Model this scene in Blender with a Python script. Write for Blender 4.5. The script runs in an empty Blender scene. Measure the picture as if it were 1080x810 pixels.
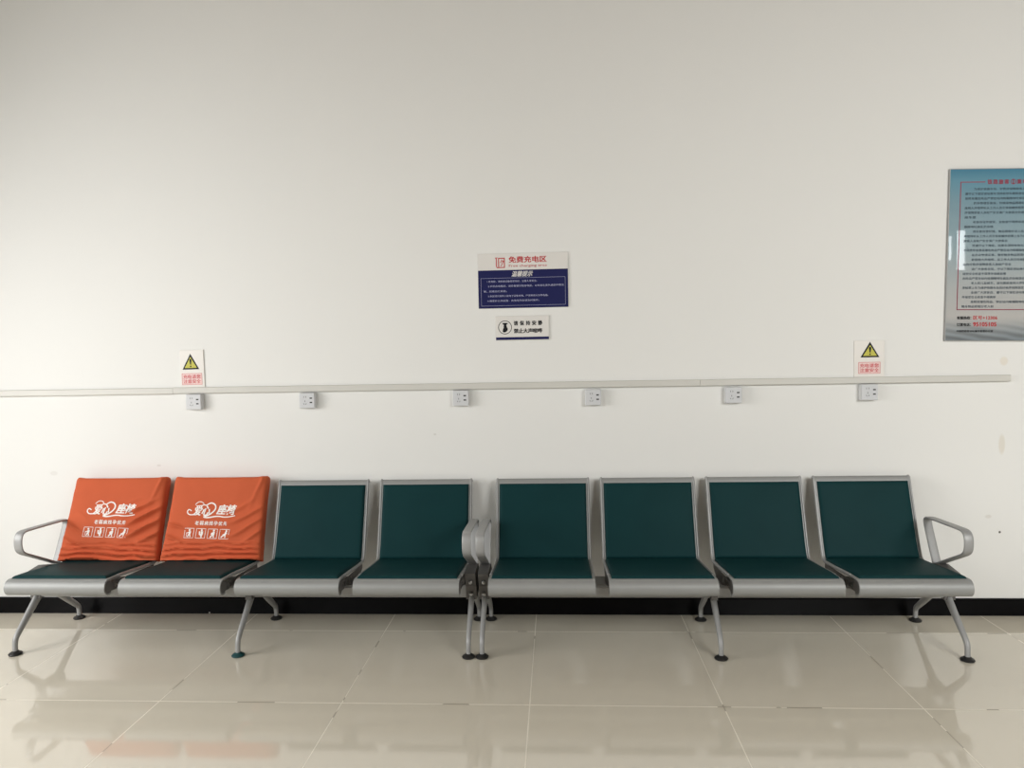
import bpy, math, random
from mathutils import Vector, Matrix, noise

random.seed(7)
S = bpy.context.scene
COL = S.collection

# ------------------------------------------------------------------ camera
FPX, PITCH, YAW, ROLL = 777.86, -0.048752, -0.060765, -0.019059
CAM = Vector((0.13487, -4.07317, 1.49410))
fwd = Vector((math.sin(YAW) * math.cos(PITCH), math.cos(YAW) * math.cos(PITCH), math.sin(PITCH)))
rgt = Vector((math.cos(YAW), -math.sin(YAW), 0))
up = rgt.cross(fwd)
r2 = rgt * math.cos(ROLL) + up * math.sin(ROLL)
u2 = up * math.cos(ROLL) - rgt * math.sin(ROLL)
cd = bpy.data.cameras.new('camera')
cd.sensor_width = 36.0
cd.lens = FPX / 1080.0 * 36.0
cam = bpy.data.objects.new('camera', cd)
COL.objects.link(cam)
mw = Matrix((r2, u2, -fwd)).transposed().to_4x4()
mw.translation = CAM
cam.matrix_world = mw
S.camera = cam

# ------------------------------------------------------------------ world, lights, exposure
S.view_settings.view_transform = 'Standard'
S.view_settings.look = 'None'
S.view_settings.gamma = 1
S.view_settings.use_curve_mapping = False
S.view_settings.exposure = -0.14
W = bpy.data.worlds.new('world')
S.world = W
W.use_nodes = True
W.node_tree.nodes['Background'].inputs[0].default_value = (0.9, 0.95, 1.0, 1)
W.node_tree.nodes['Background'].inputs[1].default_value = 0.3


def area(name, loc, target, sx, sy, power, col, spread=180):
    l = bpy.data.lights.new(name, 'AREA')
    l.shape = 'RECTANGLE'
    l.size, l.size_y, l.energy, l.color = sx, sy, power, col
    l.spread = math.radians(spread)
    o = bpy.data.objects.new(name, l)
    COL.objects.link(o)
    o.location = loc
    d = Vector(target) - Vector(loc)
    o.rotation_euler = d.to_track_quat('-Z', 'Y').to_euler()
    return o


# daylight coming in through the glazing behind the camera and the glass door on the left
area('daylight_rear_left', (-3.3, -5.6, 2.3), (-3.2, -0.9, 0.0), 2.2, 2.5, 74, (0.945, 1.0, 1.0), 120)
area('daylight_rear_right', (3.3, -5.6, 2.3), (3.5, -0.9, 0.0), 2.2, 2.5, 184, (0.98, 0.985, 0.965), 124)
area('daylight_door_left', (-4.35, -2.5, 1.2), (0, -2.3, 0.1), 2.6, 2.3, 162, (1.0, 0.985, 0.975), 160)

# room extents
XL, XR, YB, ZC = -4.45, 7.2, -5.7, 3.9


# ------------------------------------------------------------------ materials
def mat(name, col, rough=0.5, metal=0.0, spec=0.5, bump=None, vary=None, coat=0.0):
    """Principled material; vary=(scale, amount) gives a faint colour mottle, bump=(scale, strength)."""
    m = bpy.data.materials.new(name)
    m.use_nodes = True
    nt = m.node_tree
    b = nt.nodes['Principled BSDF']
    b.inputs['Base Color'].default_value = (*col, 1)
    b.inputs['Roughness'].default_value = rough
    b.inputs['Metallic'].default_value = metal
    b.inputs['Specular IOR Level'].default_value = spec
    b.inputs['Coat Weight'].default_value = coat
    b.inputs['Coat Roughness'].default_value = 0.05
    if bump or vary:
        tc = nt.nodes.new('ShaderNodeTexCoord')
    if vary:
        n = nt.nodes.new('ShaderNodeTexNoise')
        n.inputs['Scale'].default_value = vary[0]
        n.inputs['Detail'].default_value = 4
        nt.links.new(tc.outputs['Object'], n.inputs['Vector'])
        mx = nt.nodes.new('ShaderNodeMix')
        mx.data_type = 'RGBA'
        k = vary[1]
        mx.inputs[6].default_value = (*[c * (1 - k) for c in col], 1)
        mx.inputs[7].default_value = (*[min(1, c * (1 + k)) for c in col], 1)
        nt.links.new(n.outputs['Fac'], mx.inputs[0])
        nt.links.new(mx.outputs[2], b.inputs['Base Color'])
    if bump:
        n2 = nt.nodes.new('ShaderNodeTexNoise')
        n2.inputs['Scale'].default_value = bump[0]
        n2.inputs['Detail'].default_value = 3
        nt.links.new(tc.outputs['Object'], n2.inputs['Vector'])
        bp = nt.nodes.new('ShaderNodeBump')
        bp.inputs['Strength'].default_value = bump[1]
        bp.inputs['Distance'].default_value = 0.002
        nt.links.new(n2.outputs['Fac'], bp.inputs['Height'])
        nt.links.new(bp.outputs['Normal'], b.inputs['Normal'])
    return m


def nd(nt, kind, op=None, a=None, b=None, c=None):
    n = nt.nodes.new(kind)
    if op:
        n.operation = op
    for i, v in enumerate((a, b, c)):
        if v is None:
            continue
        if hasattr(v, 'is_linked'):
            nt.links.new(v, n.inputs[i])
        else:
            n.inputs[i].default_value = v
    return n


def mixc(nt, fac, a, b):
    mx = nt.nodes.new('ShaderNodeMix')
    mx.data_type = 'RGBA'
    for i, v in ((0, fac), (6, a), (7, b)):
        if hasattr(v, 'is_linked'):
            nt.links.new(v, mx.inputs[i])
        else:
            mx.inputs[i].default_value = v
    return mx.outputs[2]


M = {}
M['silver'] = mat('silver_paint', (0.35, 0.352, 0.35), 0.50, 0.3, vary=(30, 0.06))
M['shell'] = mat('seat_steel', (0.30, 0.305, 0.30), 0.52, 0.3, vary=(25, 0.06))
M['dark_metal'] = mat('dark_steel', (0.13, 0.125, 0.12), 0.45, 0.4, vary=(40, 0.15))
M['bolt'] = mat('bolt_steel', (0.35, 0.35, 0.34), 0.3, 0.9, vary=(60, 0.1))
M['pad'] = mat('green_leatherette', (0.0065, 0.036, 0.039), 0.5, 0, 0.06, bump=(260, 0.12), vary=(6, 0.12))
M['rubber'] = mat('black_rubber', (0.016, 0.016, 0.016), 0.4, vary=(50, 0.3))
M['teal_rubber'] = mat('teal_rubber', (0.010, 0.055, 0.060), 0.4, vary=(50, 0.3))
M['orange'] = mat('orange_fabric', (0.54, 0.105, 0.040), 0.78, 0, 0.25, bump=(700, 0.25), vary=(9, 0.08))
M['print_white'] = mat('white_print', (0.86, 0.80, 0.76), 0.7, vary=(80, 0.05))
M['plastic'] = mat('white_plastic', (0.70, 0.71, 0.72), 0.3, vary=(40, 0.02))
M['face'] = mat('grey_white_plastic', (0.62, 0.63, 0.65), 0.28, vary=(40, 0.02))
M['slot'] = mat('slot_dark', (0.012, 0.012, 0.013), 0.5, vary=(40, 0.2))
M['slot_grey'] = mat('slot_grey', (0.16, 0.165, 0.17), 0.5, vary=(40, 0.2))
M['trunk'] = mat('trunking_plastic', (0.60, 0.59, 0.55), 0.4, vary=(8, 0.03))
M['board'] = mat('white_board', (0.74, 0.72, 0.69), 0.25, vary=(8, 0.02))
M['board_warn'] = mat('warning_board', (0.78, 0.75, 0.71), 0.28, vary=(8, 0.02))
M['navy'] = mat('navy_print', (0.010, 0.012, 0.080), 0.45, 0, 0.2, vary=(10, 0.06))
M['red'] = mat('red_print', (0.48, 0.012, 0.018), 0.4, vary=(30, 0.05))
M['soft_red'] = mat('faded_red_print', (0.62, 0.13, 0.14), 0.4, vary=(30, 0.05))
M['pink'] = mat('pink_print', (0.80, 0.61, 0.585), 0.4, vary=(30, 0.05))
M['dark_red'] = mat('dark_red_print', (0.24, 0.015, 0.045), 0.4, vary=(30, 0.05))
M['ink'] = mat('black_print', (0.010, 0.010, 0.012), 0.5, 0, 0.2, vary=(30, 0.1))
M['blue_ink'] = mat('dark_blue_ink', (0.012, 0.040, 0.065), 0.4, vary=(30, 0.1))
M['yellow'] = mat('yellow_print', (0.50, 0.46, 0.035), 0.4, vary=(30, 0.05))
M['pale_blue'] = mat('pale_print', (0.46, 0.47, 0.64), 0.4, vary=(30, 0.05))
M['ceiling'] = mat('ceiling_paint', (0.28, 0.225, 0.165), 0.85, vary=(3, 0.03))
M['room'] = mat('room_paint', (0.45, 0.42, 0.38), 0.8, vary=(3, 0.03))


def wall_material():
    m = mat('wall_paint', (0.78, 0.76, 0.715), 0.62, 0, 0.3, bump=(90, 0.06))
    nt = m.node_tree
    b = nt.nodes['Principled BSDF']
    tc = nt.nodes.new('ShaderNodeTexCoord')
    n = nt.nodes.new('ShaderNodeTexNoise')
    n.inputs['Scale'].default_value = 0.9
    n.inputs['Detail'].default_value = 5
    nt.links.new(tc.outputs['Object'], n.inputs['Vector'])
    col = mixc(nt, n.outputs['Fac'], (0.765, 0.763, 0.742, 1), (0.795, 0.793, 0.772, 1))
    # old tape marks, scuffs and screw holes
    for (x, z, rx, rz, c, k) in [(2.51, 1.375, .020, .022, (0.70, 0.64, 0.54), .6), (2.505, .93, .016, .05, (0.66, 0.61, 0.52), .55),
                                 (2.50, .455, .006, .006, (0.10, 0.09, 0.08), 1), (2.44, .54, .016, .009, (0.62, 0.59, 0.54), .5),
                                 (-2.78, .82, .022, .012, (0.52, 0.49, 0.46), .25),
                                 (-2.15, .86, .012, .006, (0.55, 0.52, 0.49), .4), (-0.55, 1.02, .008, .005, (0.5, 0.48, 0.45), .4)]:
        d = nd(nt, 'ShaderNodeVectorMath', 'SUBTRACT', tc.outputs['Object'], (x, 0, z))
        e = nd(nt, 'ShaderNodeVectorMath', 'MULTIPLY', d.outputs[0], (1 / rx, 0, 1 / rz))
        l = nd(nt, 'ShaderNodeVectorMath', 'LENGTH', e.outputs[0])
        f = nd(nt, 'ShaderNodeMath', 'SUBTRACT', 1.25, l.outputs['Value'])
        g = nd(nt, 'ShaderNodeMath', 'MULTIPLY', f.outputs[0], 2.2)
        g.use_clamp = True
        h = nd(nt, 'ShaderNodeMath', 'MULTIPLY', g.outputs[0], k)
        col = mixc(nt, h.outputs[0], col, (*c, 1))
    nt.links.new(col, b.inputs['Base Color'])
    return m


def floor_material():
    """Polished beige tiles 0.8 m square with pale grout lines."""
    m = mat('floor_tiles', (0.5, 0.45, 0.38), 0.09, 0, 1.0)
    nt = m.node_tree
    b = nt.nodes['Principled BSDF']
    b.inputs['IOR'].default_value = 1.6
    tc = nt.nodes.new('ShaderNodeTexCoord')
    sp = nt.nodes.new('ShaderNodeSeparateXYZ')
    nt.links.new(tc.outputs['Object'], sp.inputs[0])
    outs, cells = [], []
    for ch, off in ((0, 0.0), (1, 0.257)):
        a = nd(nt, 'ShaderNodeMath', 'ADD', sp.outputs[ch], off + 80.0)
        d = nd(nt, 'ShaderNodeMath', 'DIVIDE', a.outputs[0], 0.8)
        r = nd(nt, 'ShaderNodeMath', 'ROUND', d.outputs[0])
        s = nd(nt, 'ShaderNodeMath', 'SUBTRACT', d.outputs[0], r.outputs[0])
        ab = nd(nt, 'ShaderNodeMath', 'ABSOLUTE', s.outputs[0])
        lt = nd(nt, 'ShaderNodeMath', 'LESS_THAN', ab.outputs[0], (0.0022 if ch == 0 else 0.0032) / 0.8)
        outs.append(lt.outputs[0])
        cells.append(nd(nt, 'ShaderNodeMath', 'FLOOR', d.outputs[0]).outputs[0])
    g = nd(nt, 'ShaderNodeMath', 'MAXIMUM', outs[0], outs[1])
    cb = nt.nodes.new('ShaderNodeCombineXYZ')
    nt.links.new(cells[0], cb.inputs[0])
    nt.links.new(cells[1], cb.inputs[1])
    wn = nt.nodes.new('ShaderNodeTexWhiteNoise')
    nt.links.new(cb.outputs[0], wn.inputs['Vector'])
    n = nt.nodes.new('ShaderNodeTexNoise')
    n.inputs['Scale'].default_value = 2.5
    n.inputs['Detail'].default_value = 6
    nt.links.new(tc.outputs['Object'], n.inputs['Vector'])
    base = mixc(nt, n.outputs['Fac'], FLOOR_A, FLOOR_B)
    base2 = mixc(nt, n.outputs['Fac'], [c * 0.97 for c in FLOOR_A[:3]] + [1], [c * 0.97 for c in FLOOR_B[:3]] + [1])
    tile = mixc(nt, wn.outputs['Value'], base, base2)
    # grout alternates between clean and dirty stretches
    n3 = nt.nodes.new('ShaderNodeTexNoise')
    n3.inputs['Scale'].default_value = 4.0
    nt.links.new(tc.outputs['Object'], n3.inputs['Vector'])
    st = nd(nt, 'ShaderNodeMath', 'GREATER_THAN', n3.outputs['Fac'], 0.40)
    grout = mixc(nt, st.outputs[0], (0.30, 0.26, 0.20, 1), (0.82, 0.77, 0.66, 1))
    nt.links.new(mixc(nt, g.outputs[0], tile, grout), b.inputs['Base Color'])
    rr = nd(nt, 'ShaderNodeMath', 'MULTIPLY_ADD', g.outputs[0], 0.4, 0.06)
    nt.links.new(rr.outputs[0], b.inputs['Roughness'])
    return m


FLOOR_A, FLOOR_B = (0.68, 0.63, 0.525, 1), (0.72, 0.67, 0.565, 1)


def baseboard_material():
    m = mat('black_skirting', (0.004, 0.004, 0.0045), 0.3, 0, 0.08)
    nt = m.node_tree
    b = nt.nodes['Principled BSDF']
    tc = nt.nodes.new('ShaderNodeTexCoord')
    v = nt.nodes.new('ShaderNodeTexVoronoi')
    v.inputs['Scale'].default_value = 9
    nt.links.new(tc.outputs['Object'], v.inputs['Vector'])
    n = nt.nodes.new('ShaderNodeTexNoise')
    n.inputs['Scale'].default_value = 5
    nt.links.new(tc.outputs['Object'], n.inputs['Vector'])
    sp = nt.nodes.new('ShaderNodeSeparateXYZ')
    nt.links.new(tc.outputs['Object'], sp.inputs[0])
    a = nd(nt, 'ShaderNodeMath', 'LESS_THAN', v.outputs['Distance'], 0.055)
    c = nd(nt, 'ShaderNodeMath', 'GREATER_THAN', n.outputs['Fac'], 0.50)
    d = nd(nt, 'ShaderNodeMath', 'MULTIPLY', a.outputs[0], c.outputs[0])
    e = nd(nt, 'ShaderNodeMath', 'LESS_THAN', sp.outputs[2], 0.035)
    f = nd(nt, 'ShaderNodeMath', 'MULTIPLY', d.outputs[0], e.outputs[0])
    nt.links.new(mixc(nt, f.outputs[0], (0.004, 0.004, 0.0045, 1), (0.42, 0.40, 0.37, 1)), b.inputs['Base Color'])
    return m


def poster_material():
    """Printed notice: blue at the top, paler below, grey swooshes along the foot."""
    m = mat('notice_print', (0.3, 0.4, 0.5), 0.55, 0, 0.2, coat=0.9)
    m.node_tree.nodes['Principled BSDF'].inputs['Coat Roughness'].default_value = 0.012
    nt = m.node_tree
    b = nt.nodes['Principled BSDF']
    tc = nt.nodes.new('ShaderNodeTexCoord')
    sp = nt.nodes.new('ShaderNodeSeparateXYZ')
    nt.links.new(tc.outputs['Object'], sp.inputs[0])
    t = nd(nt, 'ShaderNodeMath', 'DIVIDE', sp.outputs[2], 0.9)
    cr = nt.nodes.new('ShaderNodeValToRGB')
    nt.links.new(t.outputs[0], cr.inputs[0])
    el = cr.color_ramp.elements
    el[0].position, el[0].color = 0.0, (0.20, 0.235, 0.26, 1)
    el[1].position, el[1].color = 1.0, (0.055, 0.20, 0.30, 1)
    for p, c in ((0.06, (0.30, 0.33, 0.345)), (0.14, (0.46, 0.45, 0.435)), (0.30, (0.41, 0.43, 0.43)), (0.55, (0.29, 0.385, 0.425)), (0.80, (0.19, 0.31, 0.37)), (0.93, (0.12, 0.28, 0.37))):
        e = el.new(p)
        e.color = (*c, 1)
    # swoosh bands
    wv = nt.nodes.new('ShaderNodeTexWave')
    wv.wave_type = 'BANDS'
    wv.bands_direction = 'Z'
    wv.inputs['Scale'].default_value = 9
    wv.inputs['Distortion'].default_value = 1.5
    wv.inputs['Detail'].default_value = 1
    mp = nt.nodes.new('ShaderNodeMapping')
    mp.inputs['Rotation'].default_value = (0, math.radians(-9), 0)
    nt.links.new(tc.outputs['Object'], mp.inputs['Vector'])
    nt.links.new(mp.outputs[0], wv.inputs['Vector'])
    lim = nd(nt, 'ShaderNodeMath', 'MULTIPLY_ADD', sp.outputs[2], -11.0, 1.15)
    lim.use_clamp = True
    k = nd(nt, 'ShaderNodeMath', 'MULTIPLY', wv.outputs['Fac'], lim.outputs[0])
    k2 = nd(nt, 'ShaderNodeMath', 'MULTIPLY', k.outputs[0], 0.75)
    nt.links.new(mixc(nt, k2.outputs[0], cr.outputs[0], (0.11, 0.12, 0.125, 1)), b.inputs['Base Color'])
    return m


M['wall'] = wall_material()
M['floor'] = floor_material()
M['skirt'] = baseboard_material()
M['poster'] = poster_material()


# ------------------------------------------------------------------ mesh helpers
class MB:
    def __init__(self):
        self.v, self.f = [], []

    def add(self, vs, fs):
        o = len(self.v)
        self.v += [tuple(p) for p in vs]
        self.f += [tuple(i + o for i in f) for f in fs]
        return self

    def box(self, x0, x1, y0, y1, z0, z1, b=0.0):
        """Box with chamfered edges (b)."""
        if b <= 0:
            vs = [(x, y, z) for x in (x0, x1) for y in (y0, y1) for z in (z0, z1)]
            return self.add(vs, [(0, 1, 3, 2), (4, 6, 7, 5), (0, 4, 5, 1), (2, 3, 7, 6), (0, 2, 6, 4), (1, 5, 7, 3)])
        # chamfer as a stack of rounded-rect rings along y
        def ring(y, ins, cut):
            a0, a1, c0, c1 = x0 + ins, x1 - ins, z0 + ins, z1 - ins
            pts = []
            for cx, cz, st in ((a1 - cut, c1 - cut, 0), (a0 + cut, c1 - cut, 90), (a0 + cut, c0 + cut, 180), (a1 - cut, c0 + cut, 270)):
                for k in range(4):
                    t = math.radians(st + 30 * k)
                    pts.append((cx + cut * math.cos(t), y, cz + cut * math.sin(t)))
            return pts
        rs = [ring(y0, b, b), ring(y0 + b * .3, b * .3, b), ring(y0 + b, 0, b), ring(y1 - b, 0, b), ring(y1 - b * .3, b * .3, b), ring(y1, b, b)]
        return self.loft(rs)

    def loft(self, rings, closed=True, caps=True):
        n = len(rings[0])
        vs = [p for r in rings for p in r]
        fs = []
        for j in range(len(rings) - 1):
            for i in range(n if closed else n - 1):
                k = (i + 1) % n
                fs.append((j * n + i, j * n + k, (j + 1) * n + k, (j + 1) * n + i))
        if caps:
            fs.append(tuple(range(n - 1, -1, -1)))
            fs.append(tuple((len(rings) - 1) * n + i for i in range(n)))
        return self.add(vs, fs)

    def prism_yz(self, poly, x0, x1):
        """Extrude a closed (y, z) outline along x."""
        return self.loft([[(x0, y, z) for y, z in poly], [(x1, y, z) for y, z in poly]])

    def prism_xz(self, poly, y0, y1):
        return self.loft([[(x, y0, z) for x, z in poly], [(x, y1, z) for x, z in poly]])

    def lathe(self, cx, cy, prof, n=20):
        return self.loft([[(cx + r * math.cos(2 * math.pi * i / n), cy + r * math.sin(2 * math.pi * i / n), z) for i in range(n)] for r, z in prof])

    def build(self, name, m, parent=None, smooth=True, loc=None, angle=35):
        me = bpy.data.meshes.new(name)
        me.from_pydata(self.v, [], self.f)
        me.materials.append(m)
        me.validate()
        import bmesh
        bm = bmesh.new()
        bm.from_mesh(me)
        bmesh.ops.recalc_face_normals(bm, faces=bm.faces)
        if smooth:
            for f in bm.faces:
                f.smooth = True
            for e in bm.edges:
                if len(e.link_faces) == 2 and e.calc_face_angle(0) > math.radians(angle):
                    e.smooth = False
        bm.to_mesh(me)
        bm.free()
        return link(name, me, parent, loc)


def link(name, data, parent=None, loc=None):
    o = bpy.data.objects.new(name, data)
    COL.objects.link(o)
    if parent is not None:
        o.parent = parent
    if loc is not None:
        o.location = loc
    return o


def thing(name, label, cat, loc, group=None):
    o = link(name, None, None, loc)
    o.empty_display_size = 0.1
    return tag(o, label, cat, group)


def tag(o, label, cat, group=None):
    o['label'], o['category'] = label, cat
    if group:
        o['group'] = group
    return o


def structure(o):
    o['kind'] = 'structure'
    return o


def smooth_path(pts, it=3, closed=False):
    for _ in range(it):
        new = []
        n = len(pts)
        rng = range(n if closed else n - 1)
        if not closed:
            new.append(pts[0])
        for i in rng:
            a, b = pts[i], pts[(i + 1) % n]
            new.append(tuple(a[k] * .75 + b[k] * .25 for k in range(len(a))))
            new.append(tuple(a[k] * .25 + b[k] * .75 for k in range(len(a))))
        if not closed:
            new.append(pts[-1])
        pts = new
    return pts


def sweep_yz(mb, path, x, hx, ht, closed=False, n=14, power=2.0):
    """Sweep an oval section (half width hx across x, half thickness ht in plane; either may be a list) along a (y, z) path."""
    N = len(path)
    rings = []
    for i, (y, z) in enumerate(path):
        a = path[(i - 1) % N] if (closed or i > 0) else path[i]
        b = path[(i + 1) % N] if (closed or i < N - 1) else path[i]
        ty, tz = b[0] - a[0], b[1] - a[1]
        l = math.hypot(ty, tz) or 1
        ny, nz = -tz / l, ty / l
        wx = hx[i] if isinstance(hx, list) else hx
        wt = ht[i] if isinstance(ht, list) else ht
        r = []
        for k in range(n):
            t = 2 * math.pi * k / n
            c, s = math.cos(t), math.sin(t)
            c = math.copysign(abs(c) ** (2 / power), c)
            s = math.copysign(abs(s) ** (2 / power), s)
            r.append((x + wx * c, y + ny * wt * s, z + nz * wt * s))
        rings.append(r)
    if closed:
        rings.append(rings[0])
        mb.loft(rings, caps=False)
    else:
        mb.loft(rings)
    return mb


# ---- flat artwork: list of polygons in (x, z), later laid on a board face or on cloth
class Art:
    """Every stroke gets its own hair of depth so that overlapping strokes never share a plane."""

    def __init__(self):
        self.v, self.f, self.k = [], [], 0

    def step(self):
        self.k = (self.k + 1) % 9
        return self.k * 0.00006

    def poly(self, pts):
        o, d = len(self.v), self.step()
        self.v += [(x, z, d) for x, z in pts]
        self.f.append(tuple(range(o, o + len(pts))))
        return self

    def rect(self, x0, x1, z0, z1):
        return self.poly([(x0, z0), (x1, z0), (x1, z1), (x0, z1)])

    def frame(self, x0, x1, z0, z1, w):
        self.rect(x0, x1, z0, z0 + w)
        self.rect(x0, x1, z1 - w, z1)
        self.rect(x0, x0 + w, z0 + w, z1 - w)
        return self.rect(x1 - w, x1, z0 + w, z1 - w)

    def disc(self, x, z, rx, rz=None, n=20):
        rz = rz or rx
        return self.poly([(x + rx * math.cos(2 * math.pi * i / n), z + rz * math.sin(2 * math.pi * i / n)) for i in range(n)])

    def ribbon(self, pts, w, closed=False):
        N = len(pts)
        L, R = [], []
        for i, p in enumerate(pts):
            a = pts[(i - 1) % N] if (closed or i > 0) else p
            b = pts[(i + 1) % N] if (closed or i < N - 1) else p
            dx, dz = b[0] - a[0], b[1] - a[1]
            l = math.hypot(dx, dz) or 1
            ww = (w[i] if isinstance(w, list) else w) / 2
            L.append((p[0] - dz / l * ww, p[1] + dx / l * ww))
            R.append((p[0] + dz / l * ww, p[1] - dx / l * ww))
        o, d = len(self.v), self.step()
        self.v += [(x, z, d) for x, z in L + R]
        for i in range(N if closed else N - 1):
            j = (i + 1) % N
            self.f.append((o + N + i, o + N + j, o + j, o + i))
        return self

    def ring(self, x, z, r, w, n=32):
        return self.ribbon([(x + r * math.cos(2 * math.pi * i / n), z + r * math.sin(2 * math.pi * i / n)) for i in range(n)], w, True)

    def text(self, body, x0, x1, z0, z1, bold=0.000, shear=0.0, keep=False):
        """Set a line of text into the box; keep=True scales by height only and runs from x0."""
        cu = bpy.data.curves.new('text', 'FONT')
        cu.body, cu.size, cu.shear = body, 1.0, shear
        cu.resolution_u = 2
        to = bpy.data.objects.new('text', cu)
        COL.objects.link(to)
        dg = bpy.context.evaluated_depsgraph_get()
        me = bpy.data.meshes.new_from_object(to.evaluated_get(dg))
        vs = [(v.co.x, v.co.y) for v in me.vertices]
        fs = [tuple(p.vertices) for p in me.polygons]
        bpy.data.objects.remove(to)
        bpy.data.curves.remove(cu)
        bpy.data.meshes.remove(me)
        if not vs:
            return self
        a0, a1 = min(v[0] for v in vs), max(v[0] for v in vs)
        b0, b1 = min(v[1] for v in vs), max(v[1] for v in vs)
        sz = (z1 - z0) / (b1 - b0)
        sx = sz if keep else (x1 - x0) / (a1 - a0)
        o = len(self.v)
        ho = bold * (z1 - z0)
        shifts = [(0, 0)] if bold <= 0 else [(-ho, -ho / 2), (ho, -ho / 2), (-ho, ho / 2), (ho, ho / 2)]
        for hx, hz in shifts:
            o, d = len(self.v), self.step()
            self.v += [(x0 + (v[0] - a0) * sx + hx, z0 + (v[1] - b0) * sz + hz, d) for v in vs]
            self.f += [tuple(i + o for i in f) for f in fs]
        return self

    def build(self, name, m, parent, y=0.0, mapper=None, label=None):
        me = bpy.data.meshes.new(name)
        vs = [mapper(x, z, d) for x, z, d in self.v] if mapper else [(x, y - d, z) for x, z, d in self.v]
        me.from_pydata(vs, [], self.f)
        me.materials.append(m)
        o = link(name, me, parent)
        if label:
            o['label'] = label
        return o


def circle_pts(x, z, r, a0, a1, n=14):
    return [(x + r * math.cos(math.radians(a0 + (a1 - a0) * i / (n - 1))), z + r * math.sin(math.radians(a0 + (a1 - a0) * i / (n - 1)))) for i in range(n)]


# ------------------------------------------------------------------ the room
structure(MB().box(XL - .1, XR + .1, YB - .1, 0.1, -0.1, 0.0).build('floor', M['floor'], smooth=False))
structure(MB().box(XL - .1, XR + .1, 0.0, 0.1, 0.0, ZC).build('wall_back', M['wall'], smooth=False))
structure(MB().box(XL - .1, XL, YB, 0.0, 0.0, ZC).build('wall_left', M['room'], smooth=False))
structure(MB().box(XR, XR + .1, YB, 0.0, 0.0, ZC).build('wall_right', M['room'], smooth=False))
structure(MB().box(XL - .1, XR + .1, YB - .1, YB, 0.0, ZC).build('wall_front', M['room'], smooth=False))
structure(MB().box(XL - .1, XR + .1, YB - .1, 0.1, ZC, ZC + .1).build('ceiling', M['ceiling'], smooth=False))
structure(MB().prism_yz([(0, 0), (-.010, 0), (-.010, .090), (-.007, .094), (0, .094)], XL, XR).build('baseboard_back', M['skirt'], smooth=False))


# narrow clerestory window high on the wall behind the camera; its panes glint in the notice board
pane = mat('window_daylight', (0.8, 0.85, 0.9), 0.2)
pane.node_tree.nodes['Principled BSDF'].inputs['Emission Color'].default_value = (0.95, 0.98, 1, 1)
pane.node_tree.nodes['Principled BSDF'].inputs['Emission Strength'].default_value = 15.0
wf = MB()
for x0, x1 in ((5.035, 5.100), (5.145, 5.200), (5.310, 5.33)):
    wf.box(x0, x1, YB, YB + .05, 2.36, 2.88)
wf.box(5.035, 5.33, YB, YB + .05, 2.33, 2.37).box(5.035, 5.33, YB, YB + .05, 2.87, 2.91)
win = structure(wf.build('window_1', M['dark_metal'], smooth=False))
MB().box(5.100, 5.145, YB, YB + .02, 2.50, 2.80).build('pane', pane, win, smooth=False)
MB().box(5.200, 5.310, YB, YB + .02, 2.37, 2.87).build('pane', pane, win, smooth=False)


# ------------------------------------------------------------------ waiting benches
# seat section in (y, z): rolled front lip, seat pan, bend, back, curled top
def seat_path():
    cy, cz, r = -0.641, 0.364, 0.036
    p = [(cy + r * math.cos(math.radians(a)), cz + r * math.sin(math.radians(a))) for a in range(-60, -271, -15)]
    p += [(-.56, .395), (-.47, .386), (-.38, .376), (-.30, .369)]
    p += smooth_path([(-.265, .366), (-.205, .362), (-.185, .405)], 2)
    p += [(-.165, .455), (-.135, .545), (-.105, .635), (-.080, .710), (-.067, .750)]
    p += smooth_path([(-.060, .768), (-.050, .774), (-.042, .762)], 1)
    return p


PATH = seat_path()


def normals(path):
    out = []
    for i in range(len(path)):
        a, b = path[max(0, i - 1)], path[min(len(path) - 1, i + 1)]
        ty, tz = b[0] - a[0], b[1] - a[1]
        l = math.hypot(ty, tz) or 1
        out.append((-tz / l, ty / l))
    return out


def shell_mesh(w):
    """Bent steel sheet with tubular edge rails; x from 0 to w."""
    mb = MB()
    nrm = normals(PATH)
    t = 0.004
    outline = [(p[0] + n[0] * t, p[1] + n[1] * t) for p, n in zip(PATH, nrm)] + [(p[0] - n[0] * t, p[1] - n[1] * t) for p, n in reversed(list(zip(PATH, nrm)))]
    k = len(PATH)
    vs, fs = [], []
    for x in (0.0, w):
        vs += [(x, y, z) for y, z in outline]
    n2 = 2 * k
    for i in range(n2):
        j = (i + 1) % n2
        fs.append((i, j, n2 + j, n2 + i))
    for i in range(k - 1):
        fs.append((i, i + 1, n2 - 2 - i, n2 - 1 - i))
        fs.append((n2 + i, n2 + i + 1, n2 + n2 - 2 - i, n2 + n2 - 1 - i))
    mb.add(vs, fs)
    return mb


def rail_mesh(x, start):
    mb = MB()
    sweep_yz(mb, PATH[start:], x, 0.007, 0.0085, n=10)
    return mb


def sub_path(y_test):
    return [p for p in PATH if y_test(p)]


def resample(path, n):
    d = [0]
    for i in range(1, len(path)):
        d.append(d[-1] + math.dist(path[i], path[i - 1]))
    out = []
    for k in range(n):
        s = d[-1] * k / (n - 1)
        i = max(j for j in range(len(d)) if d[j] <= s + 1e-9)
        i = min(i, len(path) - 2)
        t = (s - d[i]) / (d[i + 1] - d[i])
        out.append((path[i][0] * (1 - t) + path[i + 1][0] * t, path[i][1] * (1 - t) + path[i + 1][1] * t))
    return out, d[-1]


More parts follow.
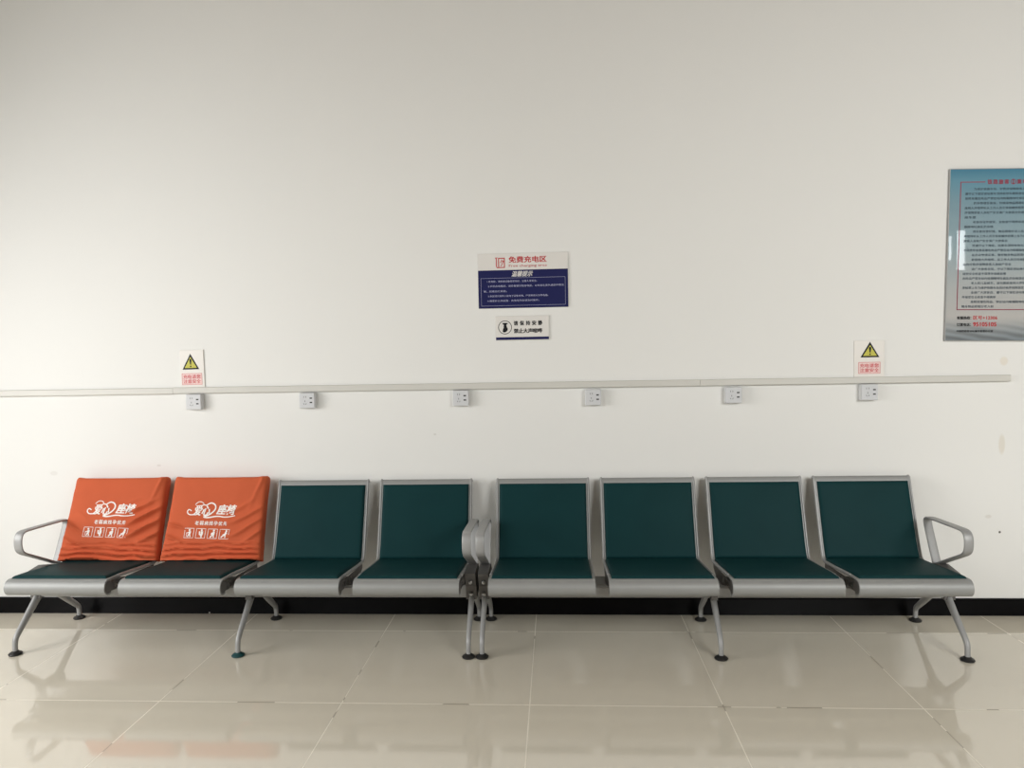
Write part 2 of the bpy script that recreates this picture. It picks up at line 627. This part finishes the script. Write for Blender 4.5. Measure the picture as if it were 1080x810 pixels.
def pad_mesh(path, x0, x1, thick):
    """Upholstered pad lying on the shell along a (y, z) path."""
    nv, nu = 34, 40
    pts, L = resample(path, 200)

    def at(s):
        i = min(int(s / L * 199), 198)
        t = s / L * 199 - i
        a, b = pts[i], pts[i + 1]
        ty, tz = b[0] - a[0], b[1] - a[1]
        l = math.hypot(ty, tz)
        return (a[0] * (1 - t) + b[0] * t, a[1] * (1 - t) + b[1] * t), (-tz / l, ty / l)

    def spaced(n, L, e):
        edge = [e * (1 - math.cos(math.pi / 2 * i / 5)) for i in range(6)]
        mid = [e + (L - 2 * e) * i / (n - 11) for i in range(1, n - 11)]
        return edge + mid + [L - v for v in reversed(edge)]
    us = spaced(nu, x1 - x0, 0.014)
    vs_ = spaced(nv, L, 0.014)
    mb = MB()

    def h(s, L):
        d = min(s, L - s)
        return 1.0 if d >= 0.014 else math.sqrt(max(0, 1 - ((0.014 - d) / 0.014) ** 2))
    top, bot = [], []
    for s in vs_:
        (y, z), (ny, nz) = at(s)
        ny, nz = -ny, -nz
        for u in us:
            hh = min(h(s, L), h(u, x1 - x0))
            crown = 0.005 * math.sin(math.pi * min(1, max(0, s / L))) * math.sin(math.pi * u / (x1 - x0))
            k = 0.004 + (thick + crown) * hh
            top.append((x0 + u, y - ny * k, z - nz * k))
            bot.append((x0 + u, y - ny * 0.003, z - nz * 0.003))
    n, m_ = len(us), len(vs_)
    fs = [(j * n + i, j * n + i + 1, (j + 1) * n + i + 1, (j + 1) * n + i) for j in range(m_ - 1) for i in range(n - 1)]
    fb = [tuple(q + n * m_ for q in reversed(f)) for f in fs]
    side = []
    per = [i for i in range(n)] + [j * n + n - 1 for j in range(1, m_)] + [(m_ - 1) * n + i for i in range(n - 2, -1, -1)] + [j * n for j in range(m_ - 2, 0, -1)]
    for i in range(len(per)):
        a, b = per[i], per[(i + 1) % len(per)]
        side.append((a, b, b + n * m_, a + n * m_))
    mb.add(top + bot, fs + fb + side)
    return mb


def side_plate_mesh(x):
    """Slotted steel flange under one edge of a seat."""
    mb = MB()
    top = [(-.625, .378), (-.23, .354)]
    bot = [(-.625, .338), (-.50, .326), (-.42, .304), (-.30, .304), (-.23, .334)]

    def at(pl, y):
        for a, b in zip(pl, pl[1:]):
            if a[0] <= y <= b[0] + 1e-9:
                return a[1] + (b[1] - a[1]) * (y - a[0]) / (b[0] - a[0])
    ys = [-.625, -.59, -.555, -.535, -.50, -.48, -.445, -.42, -.36, -.30, -.23]
    for i, (a, b) in enumerate(zip(ys, ys[1:])):
        ta, tb, ba, bb = at(top, a), at(top, b), at(bot, a), at(bot, b)
        if i in (1, 3, 5):
            mb.prism_yz([(a, ta), (b, tb), (b, tb - .010), (a, ta - .010)], x, x + .003)
            mb.prism_yz([(a, ba + .008), (b, bb + .008), (b, bb), (a, ba)], x, x + .003)
        else:
            mb.prism_yz([(a, ta), (b, tb), (b, bb), (a, ba)], x, x + .003)
    return mb


SEAT_PAD_PATH = [p for p in PATH if -.632 < p[0] < -.212 and p[1] > .36 and p[1] < .397]
SEAT_PAD_PATH = [(-.640, .4000)] + [p for p in SEAT_PAD_PATH if p[0] > -.63]
BACK_PAD_PATH = [p for p in PATH if p[1] > .415 and p[0] > -.2 and p[1] < .752]
BACK_PAD_PATH = [(-.204, .371), (-.194, .388)] + BACK_PAD_PATH
YB0 = -0.33  # bench origin lies under the beam


def off(mb):
    mb.v = [(x, y - YB0, z) for x, y, z in mb.v]
    return mb


def make_seat(bench, x0, w, cache):
    if 'shell' not in cache:
        cache['shell'] = off(shell_mesh(w))
        cache['rails'] = [off(rail_mesh(0.004, 15)), off(rail_mesh(w - 0.004, 15))]
        cache['pad'] = off(pad_mesh(SEAT_PAD_PATH, 0.013, w - 0.013, 0.013))
        cache['back'] = off(pad_mesh(BACK_PAD_PATH, 0.016, w - 0.016, 0.017))
        cache['plates'] = [off(side_plate_mesh(0.003)), off(side_plate_mesh(w - 0.006))]
        caps = []
        for xx in (-0.0005, w - 0.0025):
            caps.append(MB().loft([[(xx + d, -.641 + rr * math.cos(2 * math.pi * i / 20) - YB0, .364 + rr * math.sin(2 * math.pi * i / 20)) for i in range(20)] for d, rr in ((0, .031), (.003, .031))]))
        s = cache['shell'].build('seat', M['shell'], bench, angle=40)
        parts = [cache['rails'][0].build('edge_rail', M['silver'], s), cache['rails'][1].build('edge_rail', M['silver'], s),
                 cache['pad'].build('seat_pad', M['pad'], s), cache['back'].build('back_pad', M['pad'], s),
                 cache['plates'][0].build('side_plate', M['dark_metal'], s, smooth=False), cache['plates'][1].build('side_plate', M['dark_metal'], s, smooth=False),
                 caps[0].build('end_cap', M['dark_metal'], s), caps[1].build('end_cap', M['dark_metal'], s)]
        cache['obj'] = (s, parts)
        parts[2]['label'] = 'dark green padded seat cushion'
        parts[3]['label'] = 'dark green padded back cushion'
    else:
        s0, parts = cache['obj']
        s = s0.copy()
        COL.objects.link(s)
        s.parent = bench
        for p in parts:
            c = p.copy()
            COL.objects.link(c)
            c.parent = s
    s.location = (x0, 0, 0)
    return s


def make_leg(bench, x, front, foot_mat, foot_label=None):
    """One sloping leg with its stem and round foot."""
    if front:
        pts = [(-.355, .290), (-.42, .230), (-.50, .158), (-.568, .096), (-.581, .080), (-.586, .066), (-.588, .046), (-.588, .030), (-.588, .014)]
    else:
        pts = [(-.345, .290), (-.28, .232), (-.20, .160), (-.115, .092), (-.098, .078), (-.090, .064), (-.088, .046), (-.088, .030), (-.088, .014)]
    path = smooth_path(pts, 2)
    N = len(path)
    th, wx = [], []
    for (y, z) in path:
        k = min(1, max(0, (z - .05) / .22))
        th.append(.0125 + .0125 * k)
        wx.append(.0115 + .0035 * k)
    mb = MB()
    sweep_yz(mb, path, x, wx, th, n=16, power=2.3)
    leg = off(mb).build('leg', M['silver'], bench)
    fy = pts[-1][0] - YB0
    f = MB().lathe(x, fy, [(.020, 0.0), (.030, 0.0015), (.032, .006), (.028, .011), (.020, .014), (.015, .020), (.013, .021)], 24)
    fo = f.build('foot', foot_mat, leg)
    if foot_label:
        fo['label'] = foot_label
    return leg


def make_armrest(bench, x, reach=1.0, dy=0.0):
    pts = [(-.298, .368), (-.286, .392), (-.222, .512), (-.203, .550), (-.198, .572), (-.211, .586), (-.238, .591), (-.262, .592), (-.515, .603), (-.545, .603), (-.566, .596), (-.579, .576),
           (-.582, .550), (-.580, .526), (-.572, .506), (-.552, .490), (-.525, .477), (-.345, .392), (-.312, .374)]
    pts = [(-.298 + dy + (y + .298) * reach, z) for y, z in pts]
    path = smooth_path(pts, 2, closed=True)
    mb = MB()
    sweep_yz(mb, path, x, 0.0215, 0.0058, closed=True, n=16, power=3.2)
    return off(mb).build('armrest', M['silver'], bench)


def make_bench(name, label, x_first, pitch, w, frames, arms, group, teal=None):
    xc = (frames[0] + frames[-1]) / 2
    b = thing(name, label, 'bench', (xc, YB0, 0), group)
    cache = {}
    for i in range(4):
        make_seat(b, x_first + i * pitch - xc, w, cache)
    bm_ = MB().prism_yz([(-.425, .300), (-.422, .304), (-.285, .304), (-.280, .300), (-.300, .262), (-.400, .238), (-.420, .240), (-.425, .246)], frames[0] - .012 - xc, frames[-1] + .012 - xc)
    off(bm_).build('beam', M['silver'], b, smooth=False)
    fr = MB().prism_yz([(-.575, .303), (-.572, .300), (-.543, .300), (-.540, .303), (-.540, .337), (-.543, .340), (-.572, .340), (-.575, .337)], x_first - xc + .01, x_first + 3 * pitch + w - xc - .01)
    off(fr).build('front_rail', M['silver'], b, smooth=False)
    for k, fx in enumerate(frames):
        x = fx - xc
        hub = MB()
        if k != 1:
            hub.prism_yz([(-.475, .375), (-.43, .300), (-.430, .232), (-.270, .232), (-.255, .300), (-.285, .372), (-.36, .390)], x - .026, x + .026)
        else:
            hub.prism_yz([(-.450, .304), (-.445, .232), (-.255, .232), (-.250, .304)], x - .016, x + .016)
        h = off(hub).build('bracket', M['dark_metal'], b, smooth=False)
        if k != 1:
            for (yy, zz) in ((-.4475, .325), (-.4365, .262)):
                bo = MB().loft([[(x + rr * math.cos(2 * math.pi * i / 12), yy - d, zz + rr * math.sin(2 * math.pi * i / 12)) for i in range(12)] for d, rr in ((0, .009), (.010, .009), (.012, .006))])
                off(bo).build('bolt', M['bolt'], h)
        make_leg(b, x, True, M['teal_rubber'] if teal == k else M['rubber'], 'dark teal round foot' if teal == k else None)
        make_leg(b, x, False, M['rubber'])
    for ax in arms:
        make_armrest(b, ax - xc, *((0.97, 0.045) if ax < -2 else (1.0, 0.0)))
    return b


G = 'waiting benches along the wall'
make_bench('waiting_bench', 'left four-seat steel waiting bench with orange covers on two of its green seats', -2.578, 0.5765, 0.508, [-2.607, -1.458, -0.313], [-2.610, -0.313], G, teal=1)
make_bench('waiting_bench', 'right four-seat steel waiting bench with bare dark green padded seats', -0.203, 0.5665, 0.503, [-0.247, 0.893, 2.022], [-0.247, 2.026], G)


# ------------------------------------------------------------------ orange seat covers
def fold(t):
    """Soft crease profile, 0..1, period 1."""
    f = abs((t % 1.0) * 2 - 1)
    return f ** 3.0


def cover_disp(u, s, seed):
    n1 = noise.noise(Vector((u * 1.6 + seed * 7.1, s * 2.0, seed)))
    n2 = noise.noise(Vector((u * 4 + 3.3, s * 5, seed * 3.7)))
    d = 0.003 * n1 + 0.0012 * n2
    # cloth bunched up in level folds just above the seat
    m = max(0.0, 1 - s / 0.26)
    ph = s * 15.0 + 0.5 * n1 + 0.28 * u * (1 if seed < 2 else -1) + 0.25 * n2
    d += (0.032 * fold(ph) - 0.008) * m ** 0.6
    # slanting pull folds running up towards the right-hand edge
    mr = max(0.0, min(1.0, (u - 0.15) / 0.4)) * max(0.0, min(1.0, (s - 0.16) / 0.14)) * max(0.0, min(1.0, (0.80 - s) / 0.2))
    k = 1.0 if seed < 2 else 0.5
    d += 0.034 * k * (fold((s - 0.36 * u) * 6.5 + 0.45 * n1) - 0.3) * mr
    # a lesser set on the left-hand edge
    ml = max(0.0, min(1.0, (-u - 0.5) / 0.3)) * max(0.0, min(1.0, (s - 0.12) / 0.14)) * max(0.0, min(1.0, (0.62 - s) / 0.2))
    d += 0.024 * (fold((s + 0.30 * u) * 5.5 + 0.4 * n1) - 0.3) * ml
    # crease down from the top right corner
    c = abs((u - 0.90) - (s - 0.98) * 0.55)
    d += 0.010 * max(0, 1 - c / 0.06) * max(0, (s - 0.55) / 0.45)
    return d * (1 - abs(u) ** 12) if abs(u) < 1 else 0.0


CA, CB = Vector((-.232, .372)), Vector((-.064, .772))   # lower and upper end of the cover's middle line, (y, z)
AX = (CB - CA).normalized()
NF = Vector((-AX.y, AX.x))                             # towards the sitter


def cover_point(a, s, seed, lift=0.0):
    """Point on the cover: a = angle round the section, s = height 0..1."""
    hw = 0.279 - 0.014 * s - 0.004 * math.sin(math.pi * s)
    hf, hb = 0.036, 0.030
    c, sn = math.cos(a), math.sin(a)
    p = 2 / 7.0
    x = hw * math.copysign(abs(c) ** p, c)
    q = math.copysign(abs(sn) ** p, sn)
    q = q * (hf if q > 0 else hb)
    return x, q


def cover_front(x, s, seed, lift=0.0015):
    hw = 0.279 - 0.014 * s - 0.004 * math.sin(math.pi * s)
    u = x / hw
    r = abs(u)
    q = 0.048 * max(0.0, 1 - r ** 6) ** (1 / 5.0)
    q += cover_disp(u, s, seed) + lift
    base = CA + (CB - CA) * s
    return (x, base.x + NF.x * q, base.y + NF.y * q)


def make_cover(label, xc, seed, text_dx, text_ds, tilt):
    o = thing('seat_cover', label, 'seat cover', (xc, -0.15, 0.372), 'orange printed seat covers')
    oy, oz = -0.15, 0.372
    n, m_ = 144, 90
    angs = []
    # denser sampling on the broad front
    for i in range(n):
        angs.append(2 * math.pi * i / n)
    rings = []
    for j in range(m_ + 9):
        if j <= m_:
            s, cap = j / m_, 0.0
        else:
            s, cap = 1.0, (j - m_) / 9.0
        ring = []
        for i in range(n):
            # parametrise evenly along x on the faces
            t = i / n
            if t < 0.5:
                u = 1 - 4 * t if False else math.cos(math.pi * (t * 2))
                u = math.copysign(abs(u) ** 0.8, u)
                q = 0.048 * max(0, 1 - abs(u) ** 6) ** (1 / 5)
                front = True
            else:
                u = -math.cos(math.pi * ((t - .5) * 2))
                u = math.copysign(abs(u) ** 0.8, u)
                q = -0.044 * max(0, 1 - abs(u) ** 6) ** (1 / 5)
                front = False
            hw = 0.279 - 0.014 * s - 0.004 * math.sin(math.pi * s)
            d = cover_disp(u, s, seed) * (1.0 if front else 0.5)
            if front:
                q += d
            x = hw * u
            # side wrinkles
            x += 0.002 * noise.noise(Vector((seed, s * 9, u))) * abs(u) ** 6
            base = CA + (CB - CA) * s
            if cap > 0:
                k = math.sqrt(max(0, 1 - cap ** 2))
                q *= k
                x *= 0.955 + 0.045 * k
                sag = 0.004 * (1 - abs(u) ** 3) - 0.005 * max(0, abs(u) - .8) / .2
                base = base + AX * ((0.026 - sag) * math.sin(cap * math.pi / 2))
            ring.append((x, base.x + NF.x * q - oy, base.y + NF.y * q - oz))
        rings.append(ring)
    mb = MB().loft(rings, caps=False)
    top = len(mb.v) - n
    # close the top seam
    for i in range(1, n // 2):
        mb.f.append((top + i, top + i + 1 if i + 1 <= n // 2 else top + i, top + n - i - 1, top + n - i) if i + 1 <= n // 2 - 0 else (top + i,))
    mb.f = [f for f in mb.f if len(set(f)) >= 3]
    cloth = mb.build('cloth', M['orange'], o, angle=80)
    so = cloth.modifiers.new('hem', 'SOLIDIFY')
    so.thickness = 0.002
    so.offset = -1

    L = (CB - CA).length
    s0 = 0.455 + text_ds

    def mapper(x, z, d):
        # artwork coordinates in metres about the middle of the print
        xr = x * math.cos(tilt) - z * math.sin(tilt)
        zr = x * math.sin(tilt) + z * math.cos(tilt)
        p = cover_front(xr + text_dx, s0 + zr / L, seed, 0.0015 + d)
        return (p[0], p[1] - oy, p[2] - oz)
    a = Art()
    a.text('爱心', -.108, -.018, .048, .104, bold=0.028, shear=0.25)
    a.build('title_lettering', M['print_white'], o, mapper=mapper)
    a = Art()
    a.text('座椅', .022, .128, .056, .110, bold=0.037, shear=0.25)
    a.build('title_lettering', M['print_white'], o, mapper=mapper)
    # heart-shaped swash looping over and under the title
    sw = Art()
    pts = smooth_path([(-.100, .052), (-.132, .050), (-.146, .068), (-.136, .082), (-.120, .072)], 2)
    sw.ribbon(pts, .006)
    pts = smooth_path([(-.104, .106), (-.092, .122), (-.070, .124), (-.056, .112)], 2)
    sw.ribbon(pts, .004)
    pts = smooth_path([(-.062, .108), (-.040, .104), (-.032, .112), (-.014, .120), (.010, .108), (.014, .084), (-.004, .062), (-.026, .048), (-.052, .040), (-.020, .036), (.030, .048), (.075, .040), (.128, .052)], 3)
    N = len(pts)
    sw.ribbon(pts, [.005 + .003 * math.sin(math.pi * i / N) for i in range(N)])
    sw.build('swash', M['print_white'], o, mapper=mapper)
    a2 = Art()
    for i, ch in enumerate('老弱病残孕优先'):
        x = -.088 + i * .0262
        a2.text(ch, x, x + .0205, -.004, .018, bold=0.028)
    a2.build('slogan_lettering', M['print_white'], o, mapper=mapper)
    for k in range(4):
        p = Art()
        cx, cz, h = -.1135 + k * .0655, -.048 - .0005 * k, .0255
        p.ribbon([(cx - h, cz - h), (cx, cz - h), (cx + h, cz - h), (cx + h, cz), (cx + h, cz + h), (cx, cz + h), (cx - h, cz + h), (cx - h, cz)], .0030, True)

        def rib(pp, w):
            p.ribbon([(cx + x_, cz + z_) for x_, z_ in smooth_path(pp, 1)], w)
        if k == 0:      # walker with a stick
            p.disc(cx + .001, cz + .016, .0055)
            rib([(.003, .010), (.005, .000), (.001, -.008)], .012)
            rib([(.001, -.006), (.008, -.014), (.008, -.021)], .006)
            rib([(.000, -.006), (-.003, -.014), (-.006, -.021)], .006)
            rib([(.003, .006), (-.008, .001), (-.013, .000)], .0045)
            rib([(-.013, .002), (-.013, -.020)], .003)
        elif k == 1:    # adult carrying a child
            p.disc(cx + .004, cz + .017, .0055)
            rib([(.006, .011), (.007, -.002), (.004, -.010)], .013)
            rib([(.004, -.006), (.006, -.021)], .009)
            p.disc(cx - .007, cz + .007, .0045)
            rib([(-.006, .004), (-.006, -.006), (.002, -.008)], .008)
        elif k == 2:    # expectant mother
            p.disc(cx + .006, cz + .017, .0055)
            rib([(.007, .011), (.007, -.002), (.005, -.009)], .011)
            p.disc(cx - .000, cz - .001, .008)
            rib([(.005, -.005), (-.004, -.012), (-.010, -.020)], .007)
            rib([(.006, -.005), (.009, -.021)], .006)
        else:           # person with an injured leg
            p.disc(cx + .010, cz + .016, .0055)
            rib([(.010, .010), (.007, .000), (.003, -.007)], .012)
            rib([(.004, -.004), (-.006, -.010), (-.015, -.019)], .007)
            rib([(.005, -.005), (.009, -.013), (.008, -.021)], .006)
            rib([(.008, .004), (-.002, -.002), (-.008, -.006)], .0045)
        p.build('pictogram', M['print_white'], o, mapper=mapper)
    return o


make_cover('orange fabric cover with white lettering on the leftmost seat, beside the end armrest', -2.578 + .254, 1.0, -0.008, 0.0, math.radians(-1.5))
make_cover('orange fabric cover with white lettering next to the bare green seat', -2.578 + .5765 + .254, 2.0, -0.012, -0.02, math.radians(-1.5))


# ------------------------------------------------------------------ cable trunking and sockets
t = thing('cable_trunking', 'long cream plastic cable trunking running along the wall above the sockets', 'trunking', (0, 0, 1.287))
for (a, b, za, zb) in ((XL, -2.04, .0012, .0005), (-2.0385, .911, .002, -.001), (.9125, 2.535, -.001, -.002)):
    prof = [(0, -.0175), (-.019, -.0175), (-.022, -.0145), (-.022, .0145), (-.019, .0175), (0, .0175)]
    mb = MB().loft([[(a, y, z + za) for y, z in prof], [(b, y, z + zb) for y, z in prof]])
    mb.build('trunking_length', M['trunk'], t, smooth=False)


def make_socket(label, x, z):
    o = thing('wall_socket', label, 'socket', (x, 0, z), 'wall sockets under the trunking')
    MB().box(-.044, .044, -.034, 0, -.043, .043, .004).build('back_box', M['plastic'], o, angle=12)
    MB().box(-.043, .043, -.041, -.034, -.042, .042, .003).build('face_plate', M['face'], o, angle=12)
    for (cx, cz, w, hh, rot) in ((-.017, .021, .0028, .009, 0), (-.005, .021, .0028, .009, 0), (-.011, -.003, .0030, .009, 0), (-.017, -.018, .0028, .009, 35), (-.005, -.018, .0028, .009, -35)):
        c, s = math.cos(math.radians(rot)), math.sin(math.radians(rot))
        pl = [(cx + dx * c - dz * s, cz + dx * s + dz * c) for dx, dz in ((-w / 2, -hh / 2), (w / 2, -hh / 2), (w / 2, hh / 2), (-w / 2, hh / 2))]
        MB().prism_xz(pl, -.0416, -.0395).build('pin_hole', M['slot_grey'], o, smooth=False)
    for cz in (.014, -.010):
        u = MB().box(.0165, .0305, -.0418, -.0395, cz - .0035, cz + .0035).build('usb_port', M['slot'], o, smooth=False)
    return o


for lab, x, z in (('wall socket under the left warning sign, leftmost of the six', -1.912, 1.224),
                  ('wall socket above the two bare seats of the left bench, second from the left end', -1.260, 1.222),
                  ('wall socket above the paired middle armrests, left of the quiet sign', -0.396, 1.223),
                  ('wall socket just right of the quiet sign, fourth from the left', 0.332, 1.216),
                  ('wall socket just right of the joint in the trunking, fifth from the left', 1.086, 1.217),
                  ('wall socket under the right warning sign', 1.800, 1.222)):
    make_socket(lab, x, z)


# ------------------------------------------------------------------ signs
def board(mb_w, mb_h, th, m, parent, name='board', x0=0, z0=0):
    return MB().box(x0, x0 + mb_w, -th, 0, z0, z0 + mb_h, .0015).build(name, m, parent, angle=12)


# charging-area sign
W_, H_ = .495, .300
o = thing('charging_sign', 'blue and white charging area notice board with red heading, above the quiet sign', 'sign', (-.289, 0, 1.713))
th = .008
board(W_, H_, th, M['board'], o)
f1, f2 = -th - .0006, -th - .0012
MB().box(0.001, W_ - .001, -th - .0006, -th + .0002, .001, .209).build('blue_panel', M['navy'], o, smooth=False)
a = Art()
a.text('免费充电区', .172, .378, .248, .282, bold=0.032)
a.text('Free charging area', .172, .380, .221, .238)
a.build('red_lettering', M['red'], o, y=f1)
a = Art()
a.frame(.113, .150, .221, .276, .005)
a.ribbon([(.100, .276), (.103, .270), (.103, .232), (.107, .223), (.113, .222)], .005)
a.ribbon([(.096, .276), (.110, .276)], .004)
a.ribbon([(.134, .266), (.126, .250), (.138, .248), (.128, .230)], .004)
a.ribbon([(.140, .262), (.140, .250)], .004)
a.ribbon([(.134, .256), (.146, .256)], .004)
a.build('phone_charging_symbol', M['red'], o, y=f1)
a = Art()
a.text('温馨提示', .186, .302, .172, .202, bold=0.023, shear=.3)
a.build('white_lettering', M['board'], o, y=f2)
a = Art()
for body, x0, x1, zc in (('1.充电前，请检查设备是否完好，注意人身安全。', .050, .325, .147), ('2.手机充电期间，请您看管好随身物品，以免发生丢失或损坏情况', .055, .470, .121),
                         ('等，后果自行承担。', .030, .158, .093), ('3.本区域只提供小型电子设备充电，严禁使用大功率电器。', .054, .385, .067), ('4.请爱护公共设施，充电完毕后请及时离开。', .050, .335, .041)):
    a.text(body, x0, x1, zc - .005, zc + .006, bold=0.006)
a.build('small_lettering', M['pale_blue'], o, y=f2)
a = Art()
a.frame(.016, W_ - .016, .014, .166, .0012)
a.build('border_line', M['pale_blue'], o, y=f2)

# quiet sign
W_, H_ = .294, .134
o = thing('quiet_sign', 'small white keep-quiet sign with dark blue stripe along its foot, under the charging notice', 'sign', (-.197, 0, 1.536))
th = .008
board(W_, H_, th, M['board'], o)
f1 = -th - .0006
Art().rect(.001, W_ - .001, .003, .018).build('blue_stripe', M['navy'], o, y=f1)
a = Art()
for i, ch in enumerate('请保持安静'):
    a.text(ch, .101 + i * .0335, .123 + i * .0335, .082, .106, bold=0.046)
for i, ch in enumerate('禁止大声喧哗'):
    a.text(ch, .101 + i * .0262, .125 + i * .0262, .040, .064, bold=0.046)
a.build('lettering', M['ink'], o, y=f1)
a = Art()
a.ring(.052, .072, .036, .0035)
a.poly([(.036, .093), (.042, .097), (.062, .097), (.069, .092), (.062, .088), (.058, .084), (.046, .084), (.043, .088)])
a.disc(.053, .077, .0085, .010)
a.poly([(.046, .070), (.062, .074), (.067, .066), (.067, .057), (.060, .049), (.050, .044), (.040, .046), (.044, .056)])
a.ribbon([(.041, .048), (.043, .060), (.048, .072)], .005)
a.build('hush_symbol', M['ink'], o, y=f1)


# warning signs
def warning_sign(label, x, z, w, h, tilt, tx, tw, t0, t1, px0, px1, pz0, pz1):
    o = thing('warning_sign', label, 'sign', (x, 0, z), 'yellow triangle warning signs')
    o.rotation_euler[1] = tilt
    th = .006
    board(w, h, th, M['board_warn'], o)
    f1, f2, f3 = -th - .0006, -th - .0012, -th - .0018
    cx = w * tx
    half, zb, zt = w * tw / 2, h * t0, h * t1
    k = (zt - zb) / .085

    def tri(base, top, hw):
        return [(cx - hw, base), (cx + hw, base), (cx, top)]
    MB().prism_xz(tri(zb, zt, half), f1, -th + .0002).build('triangle_border', M['ink'], o, smooth=False)
    Art().poly(tri(zb + .0085, zt - .0175, half * .735)).build('triangle_field', M['yellow'], o, y=f2)
    e = Art()
    e.poly([(cx - .0026, zb + .026 * k), (cx + .0026, zb + .026 * k), (cx + .006, zb + .050 * k), (cx + .0045, zb + .057 * k), (cx - .0045, zb + .057 * k), (cx - .006, zb + .050 * k)])
    e.disc(cx, zb + .0165 * k, .0042 * k)
    e.build('exclamation_mark', M['ink'], o, y=f3)
    x0, x1, z0, z1 = w * px0, w * px1, h * pz0, h * pz1
    Art().rect(x0, x1, z0, z1).build('pink_panel', M['pink'], o, y=f1)
    b = Art().frame(x0, x1, z0, z1, .0022)
    b.build('panel_border', M['soft_red'], o, y=f2)
    l = Art()
    for r, row in enumerate(('充电请您', '注意安全')):
        for i, ch in enumerate(row):
            cw = (x1 - x0 - .014) / 4
            xx = x0 + .007 + i * cw
            zz = z1 - .007 - (r + 1) * (z1 - z0 - .012) / 2
            l.text(ch, xx + .0015, xx + cw - .0015, zz + .003, zz + (z1 - z0 - .012) / 2 - .001, bold=0.037)
    l.build('lettering', M['soft_red'], o, y=f2)
    return o


warning_sign('white warning sign with yellow triangle above the leftmost socket', -1.997, 1.305, .139, .212, math.radians(-0.6), .45, .70, .48, .90, .06, .90, .07, .375)
warning_sign('white warning sign with yellow triangle left of and below the large blue notice', 1.731, 1.3015, .159, .1965, 0.0, .52, .62, .54, .965, .14, .86, .095, .41)

# large travellers' notice, cut by the right edge of the frame
W_, H_ = .640, .897
o = thing('notice_board', 'large glossy blue notice board of small print on the right of the wall', 'notice board', (2.200, -.002, 1.491))
o.rotation_euler[1] = math.radians(1.2)
th = .012
bd = board(W_, H_, th, M['poster'], o)
MB().box(-.003, 0, -th - .001, 0, 0, H_).box(W_, W_ + .003, -th - .001, 0, 0, H_).box(-.003, W_ + .003, -th - .001, 0, -.003, 0).box(-.003, W_ + .003, -th - .001, 0, H_, H_ + .003).build('edging', M['silver'], o, smooth=False)
f1 = -th - .0008
a = Art()
bx0, bx1, bz0, bz1 = .052, W_ - .052, .160, .832
a.rect(bx0, bx0 + .0045, bz0, bz1)
a.rect(bx1 - .0045, bx1, bz0, bz1)
a.rect(bx0, bx1, bz0, bz0 + .0045)
a.rect(bx0, .178, bz1 - .0045, bz1)
a.rect(W_ - .178, bx1, bz1 - .0045, bz1)
a.build('red_border', M['dark_red'], o, y=f1)
a = Art()
for i, ch in enumerate('铁路旅客'):
    a.text(ch, .190 + i * .0285, .2125 + i * .0285, .818, .842, bold=0.046)
a.build('title_lettering', M['dark_red'], o, y=f1)
a = Art()
for i, ch in enumerate('乘车须知'):
    a.text(ch, .338 + i * .0285, .3605 + i * .0285, .818, .842, bold=0.046)
a.build('title_lettering', M['dark_red'], o, y=f1)
a = Art()
a.ring(.320, .830, .0125, .003)
a.rect(.3175, .3225, .820, .836)
a.rect(.3135, .3265, .819, .8225)
a.disc(.320, .838, .0035, .003)
a.build('emblem', M['dark_red'], o, y=f1)
SRC = '为维护铁路车站良好秩序保障旅客人身财产安全请广大旅客自觉遵守以下规定进站乘车须持有效车票和身份证件接受安全检查不得携带易燃易爆危险品严禁在站内吸烟随地吐痰乱扔杂物请妥善保管好随身物品照看好老人和儿童候车时请勿躺卧座椅大声喧哗听从工作人员引导按顺序检票上车'
a = Art()
pitch = .0252
nl = 26
indent = {0, 3, 7, 9, 12, 14, 15, 17, 20, 22, 24}
short = {2: .62, 6: .12, 8: .3, 11: .45, 13: .7, 16: .5, 18: .45, 21: .8, 23: .35, 25: .33}
pos = 0
lz = .800
for i in range(nl):
    x0 = .078 + (.044 if i in indent else 0)
    x1 = W_ - .072
    if i in short:
        x1 = x0 + (x1 - x0) * short[i]
    n = max(2, int((x1 - x0) / .0155))
    body = ''.join(SRC[(pos + k) % len(SRC)] for k in range(n))
    pos += n
    if i in indent and n > 8:
        body = body[:7] + '，' + body[8:-1] + '。'
    a.text(body, x0, x1, lz - .0135, lz, bold=0.009)
    lz -= pitch * (.975)
a.build('body_lettering', M['blue_ink'], o, y=f1)
a = Art()
a.text('客服热线：', .056, .128, .111, .127, bold=0.046)
a.text('订票电话：', .056, .128, .075, .091, bold=0.046)
a.text('中国铁路客运站服务监督办公室', .056, .242, .043, .055, bold=0.037)
a.build('contact_lettering', M['ink'], o, y=f1)
a = Art()
a.text('区号+12306', .140, .262, .109, .130, bold=0.028)
a.text('95105105', .140, .258, .074, .096, bold=0.046)
a.build('telephone_number', M['red'], o, y=f1)
